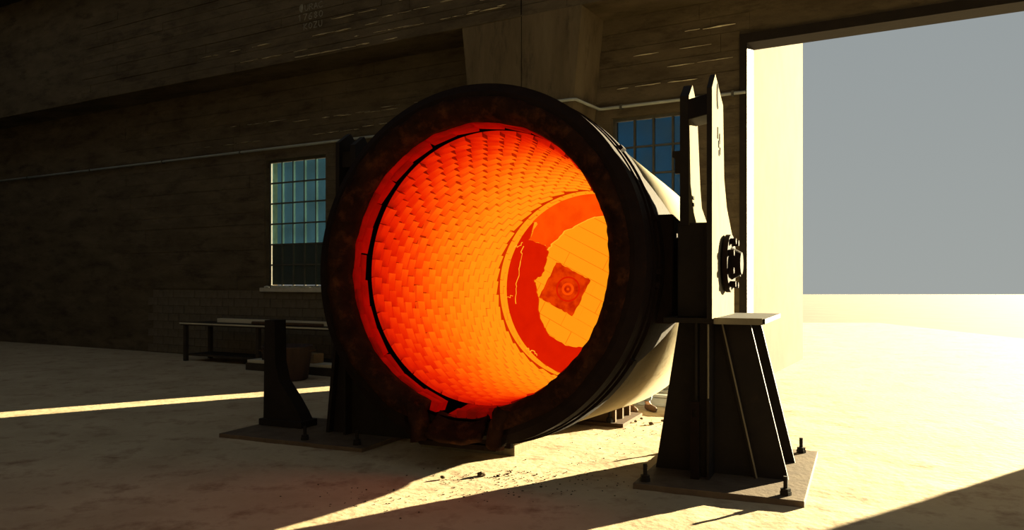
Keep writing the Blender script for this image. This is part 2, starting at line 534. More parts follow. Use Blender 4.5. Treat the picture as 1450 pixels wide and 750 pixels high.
bm = bmesh.new(); box(bm, -19.8, 16, -22.3, -22, -.05, TOPZ)
wf_ = finish('wall_front', bm, M['concrete']); wf_.location = WALL_O; wf_.rotation_euler = (0, 0, WALL_R)
tag(wf_, 'long wall of the hall behind the photographer', kind='structure')

# pipe along the wall, stepping round the pilaster
def tube_path(bm, pts, r, n=10):
    pts = [Vector(p) for p in pts]
    rings = []
    for i, p in enumerate(pts):
        d = (pts[min(i + 1, len(pts) - 1)] - pts[max(i - 1, 0)]).normalized()
        q = d.to_track_quat('Z', 'Y')
        rings.append([bm.verts.new(p + q @ Vector((r * math.cos(2 * math.pi * k / n), r * math.sin(2 * math.pi * k / n), 0))) for k in range(n)])
    for a, b in zip(rings[:-1], rings[1:]):
        for k in range(n):
            bm.faces.new((a[k], a[(k + 1) % n], b[(k + 1) % n], b[k]))
    bm.faces.new(rings[0][::-1]); bm.faces.new(rings[-1])
PZ = 3.02 + CAM_H
pe = empty('wall_pipe', wall_pt(0, 0, PZ), (0, 0, WALL_R))
tag(pe, 'thin grey pipe running along the concrete wall above the windows', 'pipe')
bm = bmesh.new()
lft, rgt = pil_s(PZ)
tube_path(bm, [(-19.4, -.07, 0), (lft - .18, -.07, 0), (lft - .10, -.09, 0), (lft - .06, -BEAM_D - .05, 0), (lft + .02, -BEAM_D - .08, 0), (rgt - .02, -BEAM_D - .08, 0), (rgt + .06, -BEAM_D - .05, 0), (rgt + .10, -.09, 0), (rgt + .18, -.07, 0), (4.30, -.07, 0)], .026)
finish('pipe', bm, M['pipe'], pe, smooth=True)
for s in [-16, -13, -10, -7.2, -4.0, -2.0, 2.2, 4.1]:
    b = bmesh.new(); box(b, s - .02, s + .02, -.10, -.005, -.04, .04); finish('clip', b, M['bar'], pe)

# ------------------------------------------------------------------ the ladle
ladle = empty('steel_ladle', MOUTH + AY * YB - VZ * ZB, (-PH, 0, -TH))
tag(ladle, 'huge steel ladle lying on its side, brick lining glowing orange', 'ladle')
def lo(u, s, v):            # ladle coordinates -> coordinates of the empty
    return Vector((u, s - YB, v + ZB))

# glowing materials: temperature follows the depth into the ladle, each brick differs a little
def hot_mat(name, stops, strength, offset=0.0, var=.10, edge=.0, albedo=(.20, .035, .01), grain=.10, gscale=9.0):
    m = bpy.data.materials.new(name)
    m.use_nodes = True
    nt = m.node_tree
    p = nt.nodes['Principled BSDF']
    p.inputs['Base Color'].default_value = (*albedo, 1)
    p.inputs['Roughness'].default_value = .95
    p.inputs['Specular IOR Level'].default_value = .05
    co = nt.nodes.new('ShaderNodeTexCoord'); co.object = ladle
    sp = nt.nodes.new('ShaderNodeSeparateXYZ'); nt.links.new(co.outputs['Object'], sp.inputs[0])
    def math_(op, a, b):
        n = nt.nodes.new('ShaderNodeMath'); n.operation = op
        for i, x in enumerate((a, b)):
            if isinstance(x, (int, float)): n.inputs[i].default_value = x
            else: nt.links.new(x, n.inputs[i])
        return n.outputs[0]
    d = math_('MULTIPLY', math_('ADD', sp.outputs['Y'], YB + offset), 1 / 4.0)
    a1 = nt.nodes.new('ShaderNodeAttribute'); a1.attribute_type = 'OBJECT'; a1.attribute_name = 'heat'
    a2 = nt.nodes.new('ShaderNodeAttribute'); a2.attribute_type = 'GEOMETRY'; a2.attribute_name = 'heat'
    d = math_('ADD', d, math_('MULTIPLY', math_('ADD', a1.outputs['Fac'], a2.outputs['Fac']), var))
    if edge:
        a3 = nt.nodes.new('ShaderNodeAttribute'); a3.attribute_type = 'GEOMETRY'; a3.attribute_name = 'glow_end'
        d = math_('ADD', d, math_('MULTIPLY', math_('SUBTRACT', a3.outputs['Fac'], .5), edge))  # painted glow gradient, brighter toward the proud end of each brick
    nz = nt.nodes.new('ShaderNodeTexNoise'); nz.inputs['Scale'].default_value = gscale; nz.inputs['Detail'].default_value = 5
    nt.links.new(co.outputs['Object'], nz.inputs['Vector'])
    d = math_('ADD', d, math_('MULTIPLY', math_('SUBTRACT', nz.outputs['Fac'], .5), grain))
    cr = nt.nodes.new('ShaderNodeValToRGB')
    els = cr.color_ramp.elements
    els[0].position, els[0].color = stops[0][0], (*stops[0][1], 1)
    els[1].position, els[1].color = stops[-1][0], (*stops[-1][1], 1)
    for pos, c in stops[1:-1]:
        el = els.new(pos); el.color = (*c, 1)
    nt.links.new(d, cr.inputs[0])
    nt.links.new(cr.outputs[0], p.inputs['Emission Color'])
    p.inputs['Emission Strength'].default_value = strength
    return m
HEAT = [(0.0, (.16, .000, .0)), (.075, (.40, .001, .0)), (.13, (.66, .008, .0)), (.20, (.78, .018, .0)), (.30, (.95, .064, .001)), (.43, (1.0, .155, .002)), (.56, (1.0, .245, .004)), (.72, (1.0, .315, .006)), (1.0, (1.0, .35, .007))]
DIM = [(0.0, (.04, .0, .0)), (.12, (.12, .001, .0)), (.25, (.28, .004, .0)), (.45, (.58, .030, .0)), (.7, (.84, .12, .001)), (1.0, (.92, .18, .002))]
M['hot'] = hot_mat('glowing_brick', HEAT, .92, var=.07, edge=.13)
M['hot_side'] = hot_mat('glowing_brick_side', DIM, .85, var=.03)  # brick ends painted dimmer so the steps read as shade
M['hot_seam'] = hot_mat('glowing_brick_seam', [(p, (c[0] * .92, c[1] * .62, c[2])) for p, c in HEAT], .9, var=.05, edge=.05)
M['seam_dark'] = hot_mat('cooler_ring_joint', [(0, (.30, .002, 0)), (.3, (.55, .012, 0)), (1, (.62, .025, 0))], .8, var=0)
M['hot_joint'] = hot_mat('glowing_joint', DIM, .7, var=.0)
M['skull'] = hot_mat('cooling_skull', [(0, (.60, .003, 0)), (.5, (.66, .005, 0)), (1.0, (.80, .012, 0))], .80, albedo=(.08, .008, .003), grain=.8, gscale=6)
M['skull_upper'] = hot_mat('cooling_skull_upper', [(0, (.80, .022, 0)), (.6, (.88, .035, 0)), (1.0, (1.0, .085, .001))], .95, albedo=(.08, .008, .003), grain=.7, gscale=5)
M['skull_edge'] = hot_mat('hot_skull_edge', [(0, (1.0, .28, .004)), (1.0, (1.0, .45, .02))], 1.0)
M['block_hot'] = hot_mat('well_block', [(0, (.40, .002, 0)), (.7, (.48, .005, 0)), (1.0, (.85, .05, 0))], .85, albedo=(.08, .008, .003), grain=1.1, gscale=8)
M['collar'] = hot_mat('dull_red_collar_brick', [(0, (.08, 0, 0)), (.05, (.20, 0, 0)), (.09, (.34, .0005, 0)), (.20, (.60, .006, 0)), (1, (.8, .02, 0))], .9, var=.03, albedo=(.10, .010, .004))
M['gap'] = principled('dark_gap', (.0025, .001, .001), .95, spec=0.0)

# outer shell
bm = bmesh.new()
SH0, SH1 = 1.69, 1.665
prof = [(SH0, .60), (SH1, 3.70), (1.55, 3.80), (.02, 3.84), (.02, 3.79), (1.40, 3.78), (1.46, 3.60), (1.60, 3.50), (1.60, .60)]
lathe(bm, prof, 160, yb=YB, zb=ZB)
shell = finish('shell', bm, M['shell'], ladle, smooth=False)
shell['label'] = 'pale dusty steel shell'
for p in shell.data.polygons: p.use_smooth = abs(p.normal.y) < .5
# flange and bands around the mouth, burnt black
SP0, SP1 = R_(270 - 16.5), R_(270 + 13.0)      # pouring notch at the bottom of the mouth
def flange_disp(t, r, s, k):
    return 0, 0
bm = bmesh.new()
lathe(bm, [(1.56, .0), (1.615, .0), (1.70, .05), (1.70, .26), (1.60, .26)], 150, t0=SP1, t1=SP0 + 2 * math.pi, yb=YB, zb=ZB)
fl = finish('mouth_flange', bm, M['burnt'], ladle)
fl['label'] = 'burnt black mouth flange'
for (r, a, b_) in ((1.712, .30, .36), (1.725, .44, .62)):
    bm = bmesh.new(); lathe(bm, [(r, a), (r, b_), (1.60, b_), (1.60, a)], 150, yb=YB, zb=ZB)
    o = finish('band', bm, M['burnt'], ladle); o['label'] = 'black stiffening band'
bm = bmesh.new(); lathe(bm, [(1.48, .10), (1.60, .10), (1.665, .24), (1.665, .62), (1.48, .62)], 150, yb=YB, zb=ZB)
finish('band', bm, M['burnt'], ladle)
# trunnion belt: black pads each side plus box and pin
for sg in (1, -1):
    TS = .92 if sg > 0 else 1.08
    bm = bmesh.new()
    t0, t1 = (R_(-33), R_(33)) if sg > 0 else (R_(147), R_(213))
    n = 24
    rows = []
    for i in range(n + 1):
        t = t0 + (t1 - t0) * i / n
        k = abs(i / n - .5) * 2
        sb = 1.62 - 1.0 * max(0, (k - .45) / .55) ** 1.1
        rr = []
        for (r, s) in ((1.66, .55), (1.705, .55), (1.705, sb), (1.66, sb)):
            rr.append(bm.verts.new(lo(r * math.cos(t), s, r * math.sin(t))))
        rows.append(rr)
    for a, b_ in zip(rows[:-1], rows[1:]):
        for k in range(4):
            bm.faces.new((a[k], b_[k], b_[(k + 1) % 4], a[(k + 1) % 4]))
    bm.faces.new(rows[0]); bm.faces.new(rows[-1][::-1])
    o = finish('trunnion_pad', bm, M['burnt'], ladle); o['label'] = 'black pad plate around the trunnion'
    bm = bmesh.new()
    prism(bm, [(.60, -.52), (.90, -.50), (1.30, -.44), (1.56, -.32), (1.60, -.2), (1.60, .2), (1.56, .28), (1.30, .40), (.90, .46), (.60, .48)], 'x', sg * 1.55, sg * 1.80)
    for v in bm.verts: v.co += Vector((0, -YB, ZB))
    bevel(finish('trunnion_box', bm, M['burnt'], ladle), .02)
    bm = bmesh.new(); cyl(bm, lo(sg * 1.75, TS, .05), lo(sg * 2.24, TS, .05), .17, n=32)
    pin = finish('trunnion_pin', bm, M['burnt'], ladle, smooth=False)
    bm = bmesh.new(); cyl(bm, lo(sg * 2.225, TS, .05), lo(sg * 2.27, TS, .05), .265, n=40)
    cyl(bm, lo(sg * 2.27, TS, .05), lo(sg * 2.36, TS, .05), .15, .10, n=32)
    finish('trunnion_flange', bm, M['burnt'], pin)
    for k in range(8):
        t = 2 * math.pi * (k + .5) / 8
        p = (TS + .21 * math.cos(t), .05 + .21 * math.sin(t))
        bm = bmesh.new(); cyl(bm, lo(sg * 2.27, *p), lo(sg * 2.32, *p), .030, n=6)
        finish('bolt', bm, M['burnt'], pin)
# lifting lugs / clips on the band catching the light
for t in (R_(14), R_(-2), R_(-6), R_(38), R_(-30)):
    bm = bmesh.new()
    box(bm, 1.69, 1.75, -.05, .05, -.022, .022)
    o = finish('clip', bm, M['burnt'], ladle)
    o.location = lo(0, .40, 0); o.rotation_euler = (0, -t, 0)

# refractory castable lip around the mouth (rough)
def rough(t, r, s, k):
    v = Vector((math.cos(t) * 6, math.sin(t) * 6, k * .9))
    a = noise.noise(v) * .020 + noise.noise(v * 2.9) * .013
    b = noise.noise(v + Vector((9, 4, 2))) * .022 + noise.noise(v * 3.1 + Vector((3, 3, 3))) * .010
    if k in (0, 7): return 0, 0
    return a * (1.0 if k < 6 else .5), b
bm = bmesh.new()
lathe(bm, [(1.575, .02), (1.56, -.025), (1.50, -.045), (1.45, -.03), (1.405, .01), (1.365, .07), (1.352, .135), (1.50, .15)], 300, t0=SP1, t1=SP0 + 2 * math.pi, disp=rough, yb=YB, zb=ZB)
o = finish('mouth_lip', bm, M['castable'], ladle, smooth=True); o['label'] = 'crusted dark red refractory lip around the mouth'

# dark recess behind collar and the joint backing of the lining
bm = bmesh.new(); lathe(bm, [(1.455, .10), (1.455, .46), (1.475, .46), (1.475, .10)], 128, yb=YB, zb=ZB)
finish('recess', bm, M['gap'], ladle)
bm = bmesh.new(); lathe(bm, [(1.350, .440), (1.350, .452), (1.46, .452), (1.46, .440)], 128, yb=YB, zb=ZB)
finish('gap_shade_ring', bm, M['gap'], ladle)  # black ring added over the glowing brick fronts as shade in the gap
def r_in(s): return 1.334 - .0130 * (s - .4)
bm = bmesh.new(); lathe(bm, [(r_in(.46) + .030, .462), (r_in(3.4) + .028, 3.40), (1.345, 3.405), (1.345, 3.45), (1.30, 3.46), (1.30, 3.70), (1.42, 3.70), (1.44, .462)], 128, yb=YB, zb=ZB)
bk = finish('joint_backing', bm, M['hot_joint'], ladle)
bm = bmesh.new(); lathe(bm, [(1.268, 3.418), (1.268, 3.452), (1.335, 3.452), (1.335, 3.418)], 128, yb=YB, zb=ZB)
finish('ring_joint', bm, M['seam_dark'], ladle)
bk['label'] = 'darker glowing joints between lining bricks'

# bricks
NB = 44
def brick_mesh(name, ln, wd, th, tilt, mats):
    """centre of the inner face at the origin; +x outward (radius), y = depth, z = around; clockwise end (-z) stands proud"""
    b = bmesh.new()
    h, w = ln / 2, wd / 2
    P = [(-tilt, -w, -h), (-tilt, w, -h), (0, w, h), (0, -w, h), (th, -w, -h), (th, w, -h), (th, w, h), (th, -w, h)]
    c = .005
    inner = [bm_ for bm_ in ((-tilt, -w + c, -h + c), (-tilt, w - c, -h + c), (0, w - c, h - c), (0, -w + c, h - c))]
    outer = [(-tilt + c * 1.2, -w, -h), (-tilt + c * 1.2, w, -h), (c * 1.2, w, h), (c * 1.2, -w, h)]
    V = [b.verts.new(p) for p in inner + outer + P[4:]]
    f = b.faces.new((V[0], V[1], V[2], V[3])); f.material_index = 0
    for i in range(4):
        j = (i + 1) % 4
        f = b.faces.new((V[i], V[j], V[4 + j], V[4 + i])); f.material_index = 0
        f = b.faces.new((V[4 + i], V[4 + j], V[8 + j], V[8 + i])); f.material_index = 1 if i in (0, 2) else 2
    bmesh.ops.recalc_face_normals(b, faces=b.faces[:])
    me = bpy.data.meshes.new(name)
    b.to_mesh(me); b.free()
    for m in mats: me.materials.append(m)
    at = me.attributes.new('glow_end', 'FLOAT', 'POINT')
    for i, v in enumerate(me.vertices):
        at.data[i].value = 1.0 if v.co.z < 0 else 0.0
    return me
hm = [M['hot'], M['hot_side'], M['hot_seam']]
specs = []      # (mesh key, s centre, angle, radius, jitter)
courses = []
ZONE1 = [.525 + .128 * i for i in range(6)]
ZONE2 = [1.345 + .1423 * i for i in range(15)]
ZONE3 = [3.525, 3.65]
meshes = {}
def get_mesh(k, ln, wd, tilt):
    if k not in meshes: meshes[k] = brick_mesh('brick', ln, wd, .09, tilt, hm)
    return meshes[k]
rb = random.Random(21)
for i, s in enumerate(ZONE1):
    off = i * .34
    for j in range(NB):
        specs.append(('a', s, (j + off + rb.uniform(-.03, .03)) * 2 * math.pi / NB, r_in(s) + rb.uniform(-.006, .008), i))
for i, s in enumerate(ZONE2):
    off = i * .43 + .2
    for j in range(NB):
        specs.append(('b', s, (j + off + rb.uniform(-.05, .05)) * 2 * math.pi / NB, r_in(s) + rb.uniform(-.006, .007), i))
for i, s in enumerate(ZONE3):
    off = i * .45 + .1
    for j in range(NB - 2):
        specs.append(('c', s, (j + off + rb.uniform(-.03, .03)) * 2 * math.pi / (NB - 2), 1.280 + rb.uniform(-.004, .005), i))
get_mesh('a', 2 * math.pi * 1.33 / NB - .007, .128 - .004, .034)
get_mesh('b', 2 * math.pi * 1.31 / NB - .006, .1423 - .005, .028)
get_mesh('c', 2 * math.pi * 1.275 / (NB - 2) - .005, .125 - .004, .014)
def brick_matrix(sp):
    k, s, t, r, i = sp
    # x axis outward at angle t, z axis along +t
    X = Vector((math.cos(t), 0, math.sin(t))); Z = Vector((-math.sin(t), 0, math.cos(t))); Y = Z.cross(X)
    Y = Vector((0, 1, 0))
    m = Matrix((( X.x, Y.x, Z.x, r * X.x), (X.y, Y.y, Z.y, s - YB), (X.z, Y.z, Z.z, r * X.z + ZB), (0, 0, 0, 1)))
    return m
# size in the picture: facing area over squared distance, only where the mouth lets one see it
def seen(sp):
    k, s, t, r, i = sp
    p = lad(r * math.cos(t), s, r * math.sin(t))
    nrm = -(UX * math.cos(t) + VZ * math.sin(t))
    view = cam.location - p
    d = view.length
    c = nrm.dot(view) / d
    q = (s - .08) / (-view.dot(AY))
    hit = p + view * q
    rr = math.hypot((hit - MOUTH).dot(UX), (hit - MOUTH).dot(VZ))
    if rr > 1.34 or c <= 0: return 0
    return c * (.128 if k == 'a' else .142) / d ** 2
order = sorted(range(len(specs)), key=lambda i: -seen(specs[i]))
single = set(order[:300])
rest_v, rest_f, rest_m, rest_h, rest_w = [], [], [], [], []
for i, sp in enumerate(specs):
    heat = rb.uniform(-.5, .5)
    me = meshes[sp[0]]
    mt = brick_matrix(sp)
    if i in single:
        o = bpy.data.objects.new('brick', me); COL.objects.link(o)
        o.parent = ladle; o.matrix_local = mt
        o['heat'] = heat
    else:
        b0 = len(rest_v)
        for v in me.vertices:
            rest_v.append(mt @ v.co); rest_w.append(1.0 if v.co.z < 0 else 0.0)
            rest_h.append(heat)
        for p in me.polygons:
            rest_f.append([b0 + x for x in p.vertices]); rest_m.append(p.material_index)
me = bpy.data.meshes.new('brick_lining')
me.from_pydata([tuple(v) for v in rest_v], [], rest_f)
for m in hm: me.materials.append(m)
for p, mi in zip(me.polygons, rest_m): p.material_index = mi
at = me.attributes.new('heat', 'FLOAT', 'POINT')
at.data.foreach_set('value', rest_h)
at = me.attributes.new('glow_end', 'FLOAT', 'POINT')
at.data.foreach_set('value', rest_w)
o = bpy.data.objects.new('brick_lining', me); COL.objects.link(o); o.parent = ladle; o['kind'] = 'stuff'
o['label'] = 'rest of the glowing lining bricks'

# collar bricks just inside the lip (dull red), two courses
for ci, (s0, s1, n) in enumerate(((.150, .255, 33), (.258, .355, 31))):
    for j in range(n):
        t = (j + .5 * ci + rb.uniform(-.06, .06)) * 2 * math.pi / n
        ang = (math.degrees(t) % 360)
        if 253.5 < ang < 284: continue
        if ci == 1 and (290 < ang < 300): continue
        ln = 2 * math.pi * 1.36 / n * rb.uniform(.965, 1.02) - .002
        b = bmesh.new()
        w = s1 - s0
        ex = rb.uniform(-.012, .022) if ci == 1 else rb.uniform(-.02, .0)
        v, fs = box(b, -.012, .09, s0 - YB + (rb.uniform(-.01, .01)), s1 - YB + ex, -ln / 2, ln / 2)
        for f in fs:
            f.material_index = 0
        tl = rb.uniform(.0, .022)
        for q in (v[0], v[1], v[2], v[3]):
            if q.co.x < 0: q.co.x -= tl
        o = finish('collar_brick', b, M['collar'], ladle)
        me_ = o.data
        at = me_.attributes.new('glow_end', 'FLOAT', 'POINT')
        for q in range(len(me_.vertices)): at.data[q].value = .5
        o['heat'] = rb.uniform(-1.0, .5)
        r = 1.362 + rb.uniform(-.004, .008)
        X = Vector((math.cos(t), 0, math.sin(t))); Z = Vector((-math.sin(t), 0, math.cos(t)))
        o.matrix_local = Matrix(((X.x, 0, Z.x, r * X.x), (0, 1, 0, 0), (X.z, 0, Z.z, r * X.z + ZB), (0, 0, 0, 1)))

# bottom: bricks, well block with nozzle, cooling skull ring
SB = 3.70
bm = bmesh.new(); lathe(bm, [(.01, SB + .015), (1.30, SB + .015), (1.30, SB + .06), (.01, SB + .06)], 96, yb=YB, zb=ZB)
finish('bottom_joint', bm, M['hot_joint'], ladle)
ca, sa = math.cos(R_(-27)), math.sin(R_(-27))
bc = (-.385, -.035)        # centre of the well block
def rot(p): return (bc[0] + p[0] * ca - p[1] * sa, bc[1] + p[0] * sa + p[1] * ca)
bw, bl = .19, .36
for j in range(-8, 9):
    for i in range(-5, 6):
        cxp = (i + (.5 if j % 2 else 0)) * bl; cyp = j * bw
        if abs(cxp) < .27 + bl / 2 - .02 and abs(cyp) < .27 + bw / 2 - .05:
            if abs(cxp) < .13 and abs(cyp) < .19: continue
        q = rot((cxp, cyp))
        if math.hypot(*q) > 1.30: continue
        b = bmesh.new()
        h = rb.uniform(0, .012)
        box(b, -bl / 2 + .003, bl / 2 - .003, 0, .05, -bw / 2 + .003, bw / 2 - .003)
        for v in b.verts:
            if v.co.y < .01: v.co.y -= h + .004 * (v.co.x > 0)
        for f in b.faces: f.material_index = 0 if abs(f.calc_center_median().y) < .02 else 1
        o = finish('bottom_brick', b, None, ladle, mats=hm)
        at = o.data.attributes.new('glow_end', 'FLOAT', 'POINT')
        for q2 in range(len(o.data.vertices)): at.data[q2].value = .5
        o['heat'] = rb.uniform(-.5, .5)
        o.location = lo(q[0], SB, q[1]); o.rotation_euler = (0, -R_(-27), 0)
# well block
b = bmesh.new()
n = 26
outer = []
for i in range(4):
    p0 = [(-.275, -.275), (.275, -.275), (.275, .275), (-.275, .275)][i]; p1 = [(-.275, -.275), (.275, -.275), (.275, .275), (-.275, .275)][(i + 1) % 4]
    for k in range(n // 2):
        f = k / (n // 2)
        jx, jy = rb.uniform(-.008, .008), rb.uniform(-.008, .008)
        outer.append(rot((p0[0] + (p1[0] - p0[0]) * f + jx, p0[1] + (p1[1] - p0[1]) * f + jy)))
prism(b, outer, 'y', SB - .042 - YB, SB + .03 - YB)
for v in b.verts: v.co.z += ZB
wb = finish('well_block', b, M['block_hot'], ladle); wb['label'] = 'dark red square well block around the nozzle'
nz_c = (-.33, -.04)
def ring_piece(name, r0, r1, y0, y1, mat, parent):
    b = bmesh.new()
    N = 40
    rows = []
    for i in range(N):
        t = 2 * math.pi * i / N
        rows.append([b.verts.new(lo(nz_c[0] + r * math.cos(t), s, nz_c[1] + r * math.sin(t))) for r, s in ((r0, y0 + .012), (r0, y1), (r1, y1), (r1, y0 + .008), ((r0 + r1) / 2, y0))])
    for i in range(N):
        a, c = rows[i], rows[(i + 1) % N]
        for k in range(5): b.faces.new((a[k], c[k], c[(k + 1) % 5], a[(k + 1) % 5]))
    return finish(name, b, mat, parent, smooth=True)
ring_piece('nozzle_ring', .150, .175, SB - .052, SB - .02, M['skull'], wb)
ring_piece('nozzle_ring', .055, .085, SB - .070, SB - .02, M['skull_upper'], wb)
b = bmesh.new(); cyl(b, lo(nz_c[0], SB - .060, nz_c[1]), lo(nz_c[0], SB - .02, nz_c[1]), .016, .024, n=20)
finish('nozzle_bore', b, M['skull_upper'], wb)

def jag(pts, amp, seed, sub=5):
    r = random.Random(seed); out = []
    for (a, c) in zip(pts[:-1], pts[1:]):
        for k in range(sub):
            f = k / sub
            out.append((a[0] + (c[0] - a[0]) * f + r.uniform(-amp, amp), a[1] + (c[1] - a[1]) * f + r.uniform(-amp, amp)))
    out.append(pts[-1])
    return out
def arc(r, a0, a1, n):
    return [(r * math.cos(R_(a0 + (a1 - a0) * i / n)), r * math.sin(R_(a0 + (a1 - a0) * i / n))) for i in range(n + 1)]
def skull(name, inner, a0, a1, mat, edge, th, label):
    """inner: jagged inner edge; closed along the ring wall from angle a0 (at the end of inner) to a1"""
    poly = inner + arc(1.262, a0, a1, 40)
    b = bmesh.new()
    A = [b.verts.new(lo(p[0], SB - th, p[1])) for p in poly]
    C = [b.verts.new(lo(p[0], SB + .012, p[1])) for p in poly]
    for tri in tessellate_polygon([[Vector((p[0], p[1], 0)) for p in poly]]):
        b.faces.new([A[q] for q in tri]); b.faces.new([C[q] for q in tri[::-1]])
    for i in range(len(poly)):
        j = (i + 1) % len(poly)
        f = b.faces.new((A[i], A[j], C[j], C[i])); f.material_index = 1 if i < len(inner) - 1 else 0
    o = finish(name, b, None, ladle, mats=[mat, edge]); o['label'] = label
    return o
up = [(-.87, .91), (-.80, .88), (-.93, .65), (-.69, .58), (-.65, .51), (-.57, .60), (-.40, .76), (-.14, .88), (.07, .95), (.35, .93), (.62, .78), (.80, .62)]
skull('skull_crust', jag(up, .012, 4), 38, 133.5, M['skull_upper'], M['skull_edge'], .055, 'orange-red crust along the upper bottom edge')
lw = [(-.69, .58), (-.64, .47), (-.68, .30), (-.72, .17), (-.84, .09), (-.81, -.02), (-.78, -.17), (-.75, -.44), (-.66, -.59), (-.59, -.69), (-.36, -.81), (-.10, -.84), (.25, -.86), (.6, -.72)]
lw2 = [(-.93, .66)] + lw
inner = jag(lw2, .012, 9)
# the lower crust runs counter-clockwise from the right, round the bottom, up the left side
poly_in = inner
skull('skull_crust', [(-.87, .905)] + poly_in, 308, 133.7, M['skull'], M['block_hot'], .035, 'dark red crust over the left and lower bottom edge')
def crack(pts, w, seed):
    r = random.Random(seed)
    P = jag(pts, .020, seed, 4)
    b = bmesh.new()
    for (a, c) in zip(P[:-1], P[1:]):
        d = Vector((c[0] - a[0], c[1] - a[1])); nn = Vector((-d.y, d.x)).normalized() * w * r.uniform(.4, 1.0)
        A = [lo(a[0] - nn.x, SB - .0385, a[1] - nn.y), lo(c[0] - nn.x, SB - .0385, c[1] - nn.y), lo(c[0] + nn.x, SB - .0385, c[1] + nn.y), lo(a[0] + nn.x, SB - .0385, a[1] + nn.y)]
        vt = [b.verts.new(p) for p in A]; vb = [b.verts.new(p + Vector((0, .006, 0))) for p in A]
        b.faces.new(vt); b.faces.new(vb[::-1])
        for i in range(4): b.faces.new((vt[i], vt[(i + 1) % 4], vb[(i + 1) % 4], vb[i]))
    finish('hot_crack', b, M['skull_edge'], ladle)
crack([(-1.20, .56), (-1.10, .57), (-1.03, .62)], .006, 1)
crack([(-1.03, .55), (-1.06, .35), (-1.09, .15), (-1.11, -.05), (-1.11, -.25)], .006, 2)
crack([(-1.25, -.16), (-1.16, -.14)], .005, 3)
crack([(-.95, -.85), (-.90, -.89), (-.82, -.92), (-.77, -.97)], .007, 4)

# pouring notch at the bottom of the mouth
def spout_piece(name, pts_rows, mat, label=None, smooth=True):
    b = bmesh.new()
    rows = [[b.verts.new(lo(*p)) for p in row] for row in pts_rows]
    for a, c in zip(rows[:-1], rows[1:]):
        for k in range(len(a) - 1):
            b.faces.new((a[k], a[k + 1], c[k + 1], c[k]))
    o = finish(name, b, mat, ladle, smooth=smooth)
    md = o.modifiers.new('thickness', 'SOLIDIFY'); md.thickness = .05; md.offset = 0
    if label: o['label'] = label
    return o
# trough floor: slopes outward and toward the viewer
rows = []
for i in range(9):
    f = i / 8
    row = []
    for k in range(13):
        g = k / 12 - .5
        wdt = .52 + .06 * f
        u = -.045 + g * wdt
        v = -1.455 - .19 * f + .045 * (abs(g) * 2) ** 2.5 + .012 * noise.noise((u * 9, f * 4, 1))
        s = .16 - .24 * f
        row.append((u, s, v))
    rows.append(row)
spout_piece('spout_trough', rows, M['castable'], 'dark red pouring trough at the bottom of the mouth')
for sg, u0, u1 in ((-1, -.36, -.47), (1, .26, .40)):
    rows = []
    for i in range(11):
        f = i / 10
        row = []
        for k in range(9):
            g = k / 8
            # from trough side over the crest to the flange face
            u = u0 + (u1 - u0) * g + sg * (.10 * (1 - f) ** 2) + .010 * noise.noise((g * 5, f * 6, sg))
            v = -1.30 - .36 * f - .05 * abs(g - .4)
            s = .14 - .21 * math.sin(math.pi * min(1, g * .55 + .1)) + .012 * noise.noise((g * 6, f * 7, 5 + sg)) + .10 * (g > .9)
            row.append((u, s, v))
        rows.append(row)
    spout_piece('spout_cheek', rows, M['castable'], 'rough castable cheek of the pouring notch')
b = bmesh.new()
prism(b, [(-.62, -1.40), (-.36, -1.66), (.30, -1.66), (.50, -1.44), (.46, -1.62), (.36, -1.705), (-.42, -1.705), (-.58, -1.60)], 'y', .0 - YB, .10 - YB)
for v in b.verts: v.co.z += ZB
finish('spout_plate', b, M['burnt'], ladle)
# back wall of the notch below the lining
b = bmesh.new()
box(b, -.50, .42, .20 - YB, .26 - YB, -1.70 + ZB, -1.45 + ZB)
finish('spout_back', b, M['burnt'], ladle)
for k in range(4):
    b = bmesh.new()
    u = -.225 + k * .108
    v, fs = box(b, u + .004, u + .104, .13 - YB, .36 - YB, -1.44 + ZB + rb.uniform(-.008, .008), -1.335 + ZB - (.05 if k == 0 else 0) + rb.uniform(-.006, .006))
    for q in v:
        if q.co.y < .2 - YB: q.co.z -= .045
    o = finish('collar_brick', b, M['collar'], ladle)
    at = o.data.attributes.new('glow_end', 'FLOAT', 'POINT')
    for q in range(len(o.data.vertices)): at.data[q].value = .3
    o['heat'] = rb.uniform(-.9, -.5)

# ------------------------------------------------------------------ trunnion stands
def holed_plate(bm, outline, axis, a0, a1): prism(bm, outline, axis, a0, a1)
def anchor_bolt(parent, x, y, z0):
    b = bmesh.new()
    cyl(b, (x, y, z0), (x, y, z0 + .03), .045, n=6)
    cyl(b, (x, y, z0 + .03), (x, y, z0 + .055), .040, n=6)
    cyl(b, (x, y, z0 + .055), (x, y, z0 + .15), .018, n=10)
    finish('anchor_bolt', b, M['stand'], parent)

st = empty('trunnion_stand', ground(2.15, 1.08), (0, 0, -TH))
tag(st, 'dark steel trunnion stand with pale pointed guide plates right of the ladle', 'stand')
def X(u): return u - 2.15
def Y(s): return s - 1.08
b = bmesh.new(); box(b, X(1.58), X(2.95), Y(.06), Y(2.05), -.02, .045); bevel(finish('base_plate', b, M['plate'], st), .006)
for p in ((1.66, .16), (2.80, .2), (1.7, 1.9), (2.8, 1.9)): anchor_bolt(st, X(p[0]), Y(p[1]), .045)
# main web, dark
b = bmesh.new(); prism(b, [(X(1.62), .045), (X(2.78), .045), (X(2.46), 1.40), (X(1.835), 1.40)], 'y', Y(.70), Y(.735)); finish('web_plate', b, M['stand'], st)
b = bmesh.new(); prism(b, [(X(1.62), .045), (X(2.78), .045), (X(2.46), 1.40), (X(1.835), 1.40)], 'y', Y(1.40), Y(1.435)); finish('web_plate', b, M['stand'], st)
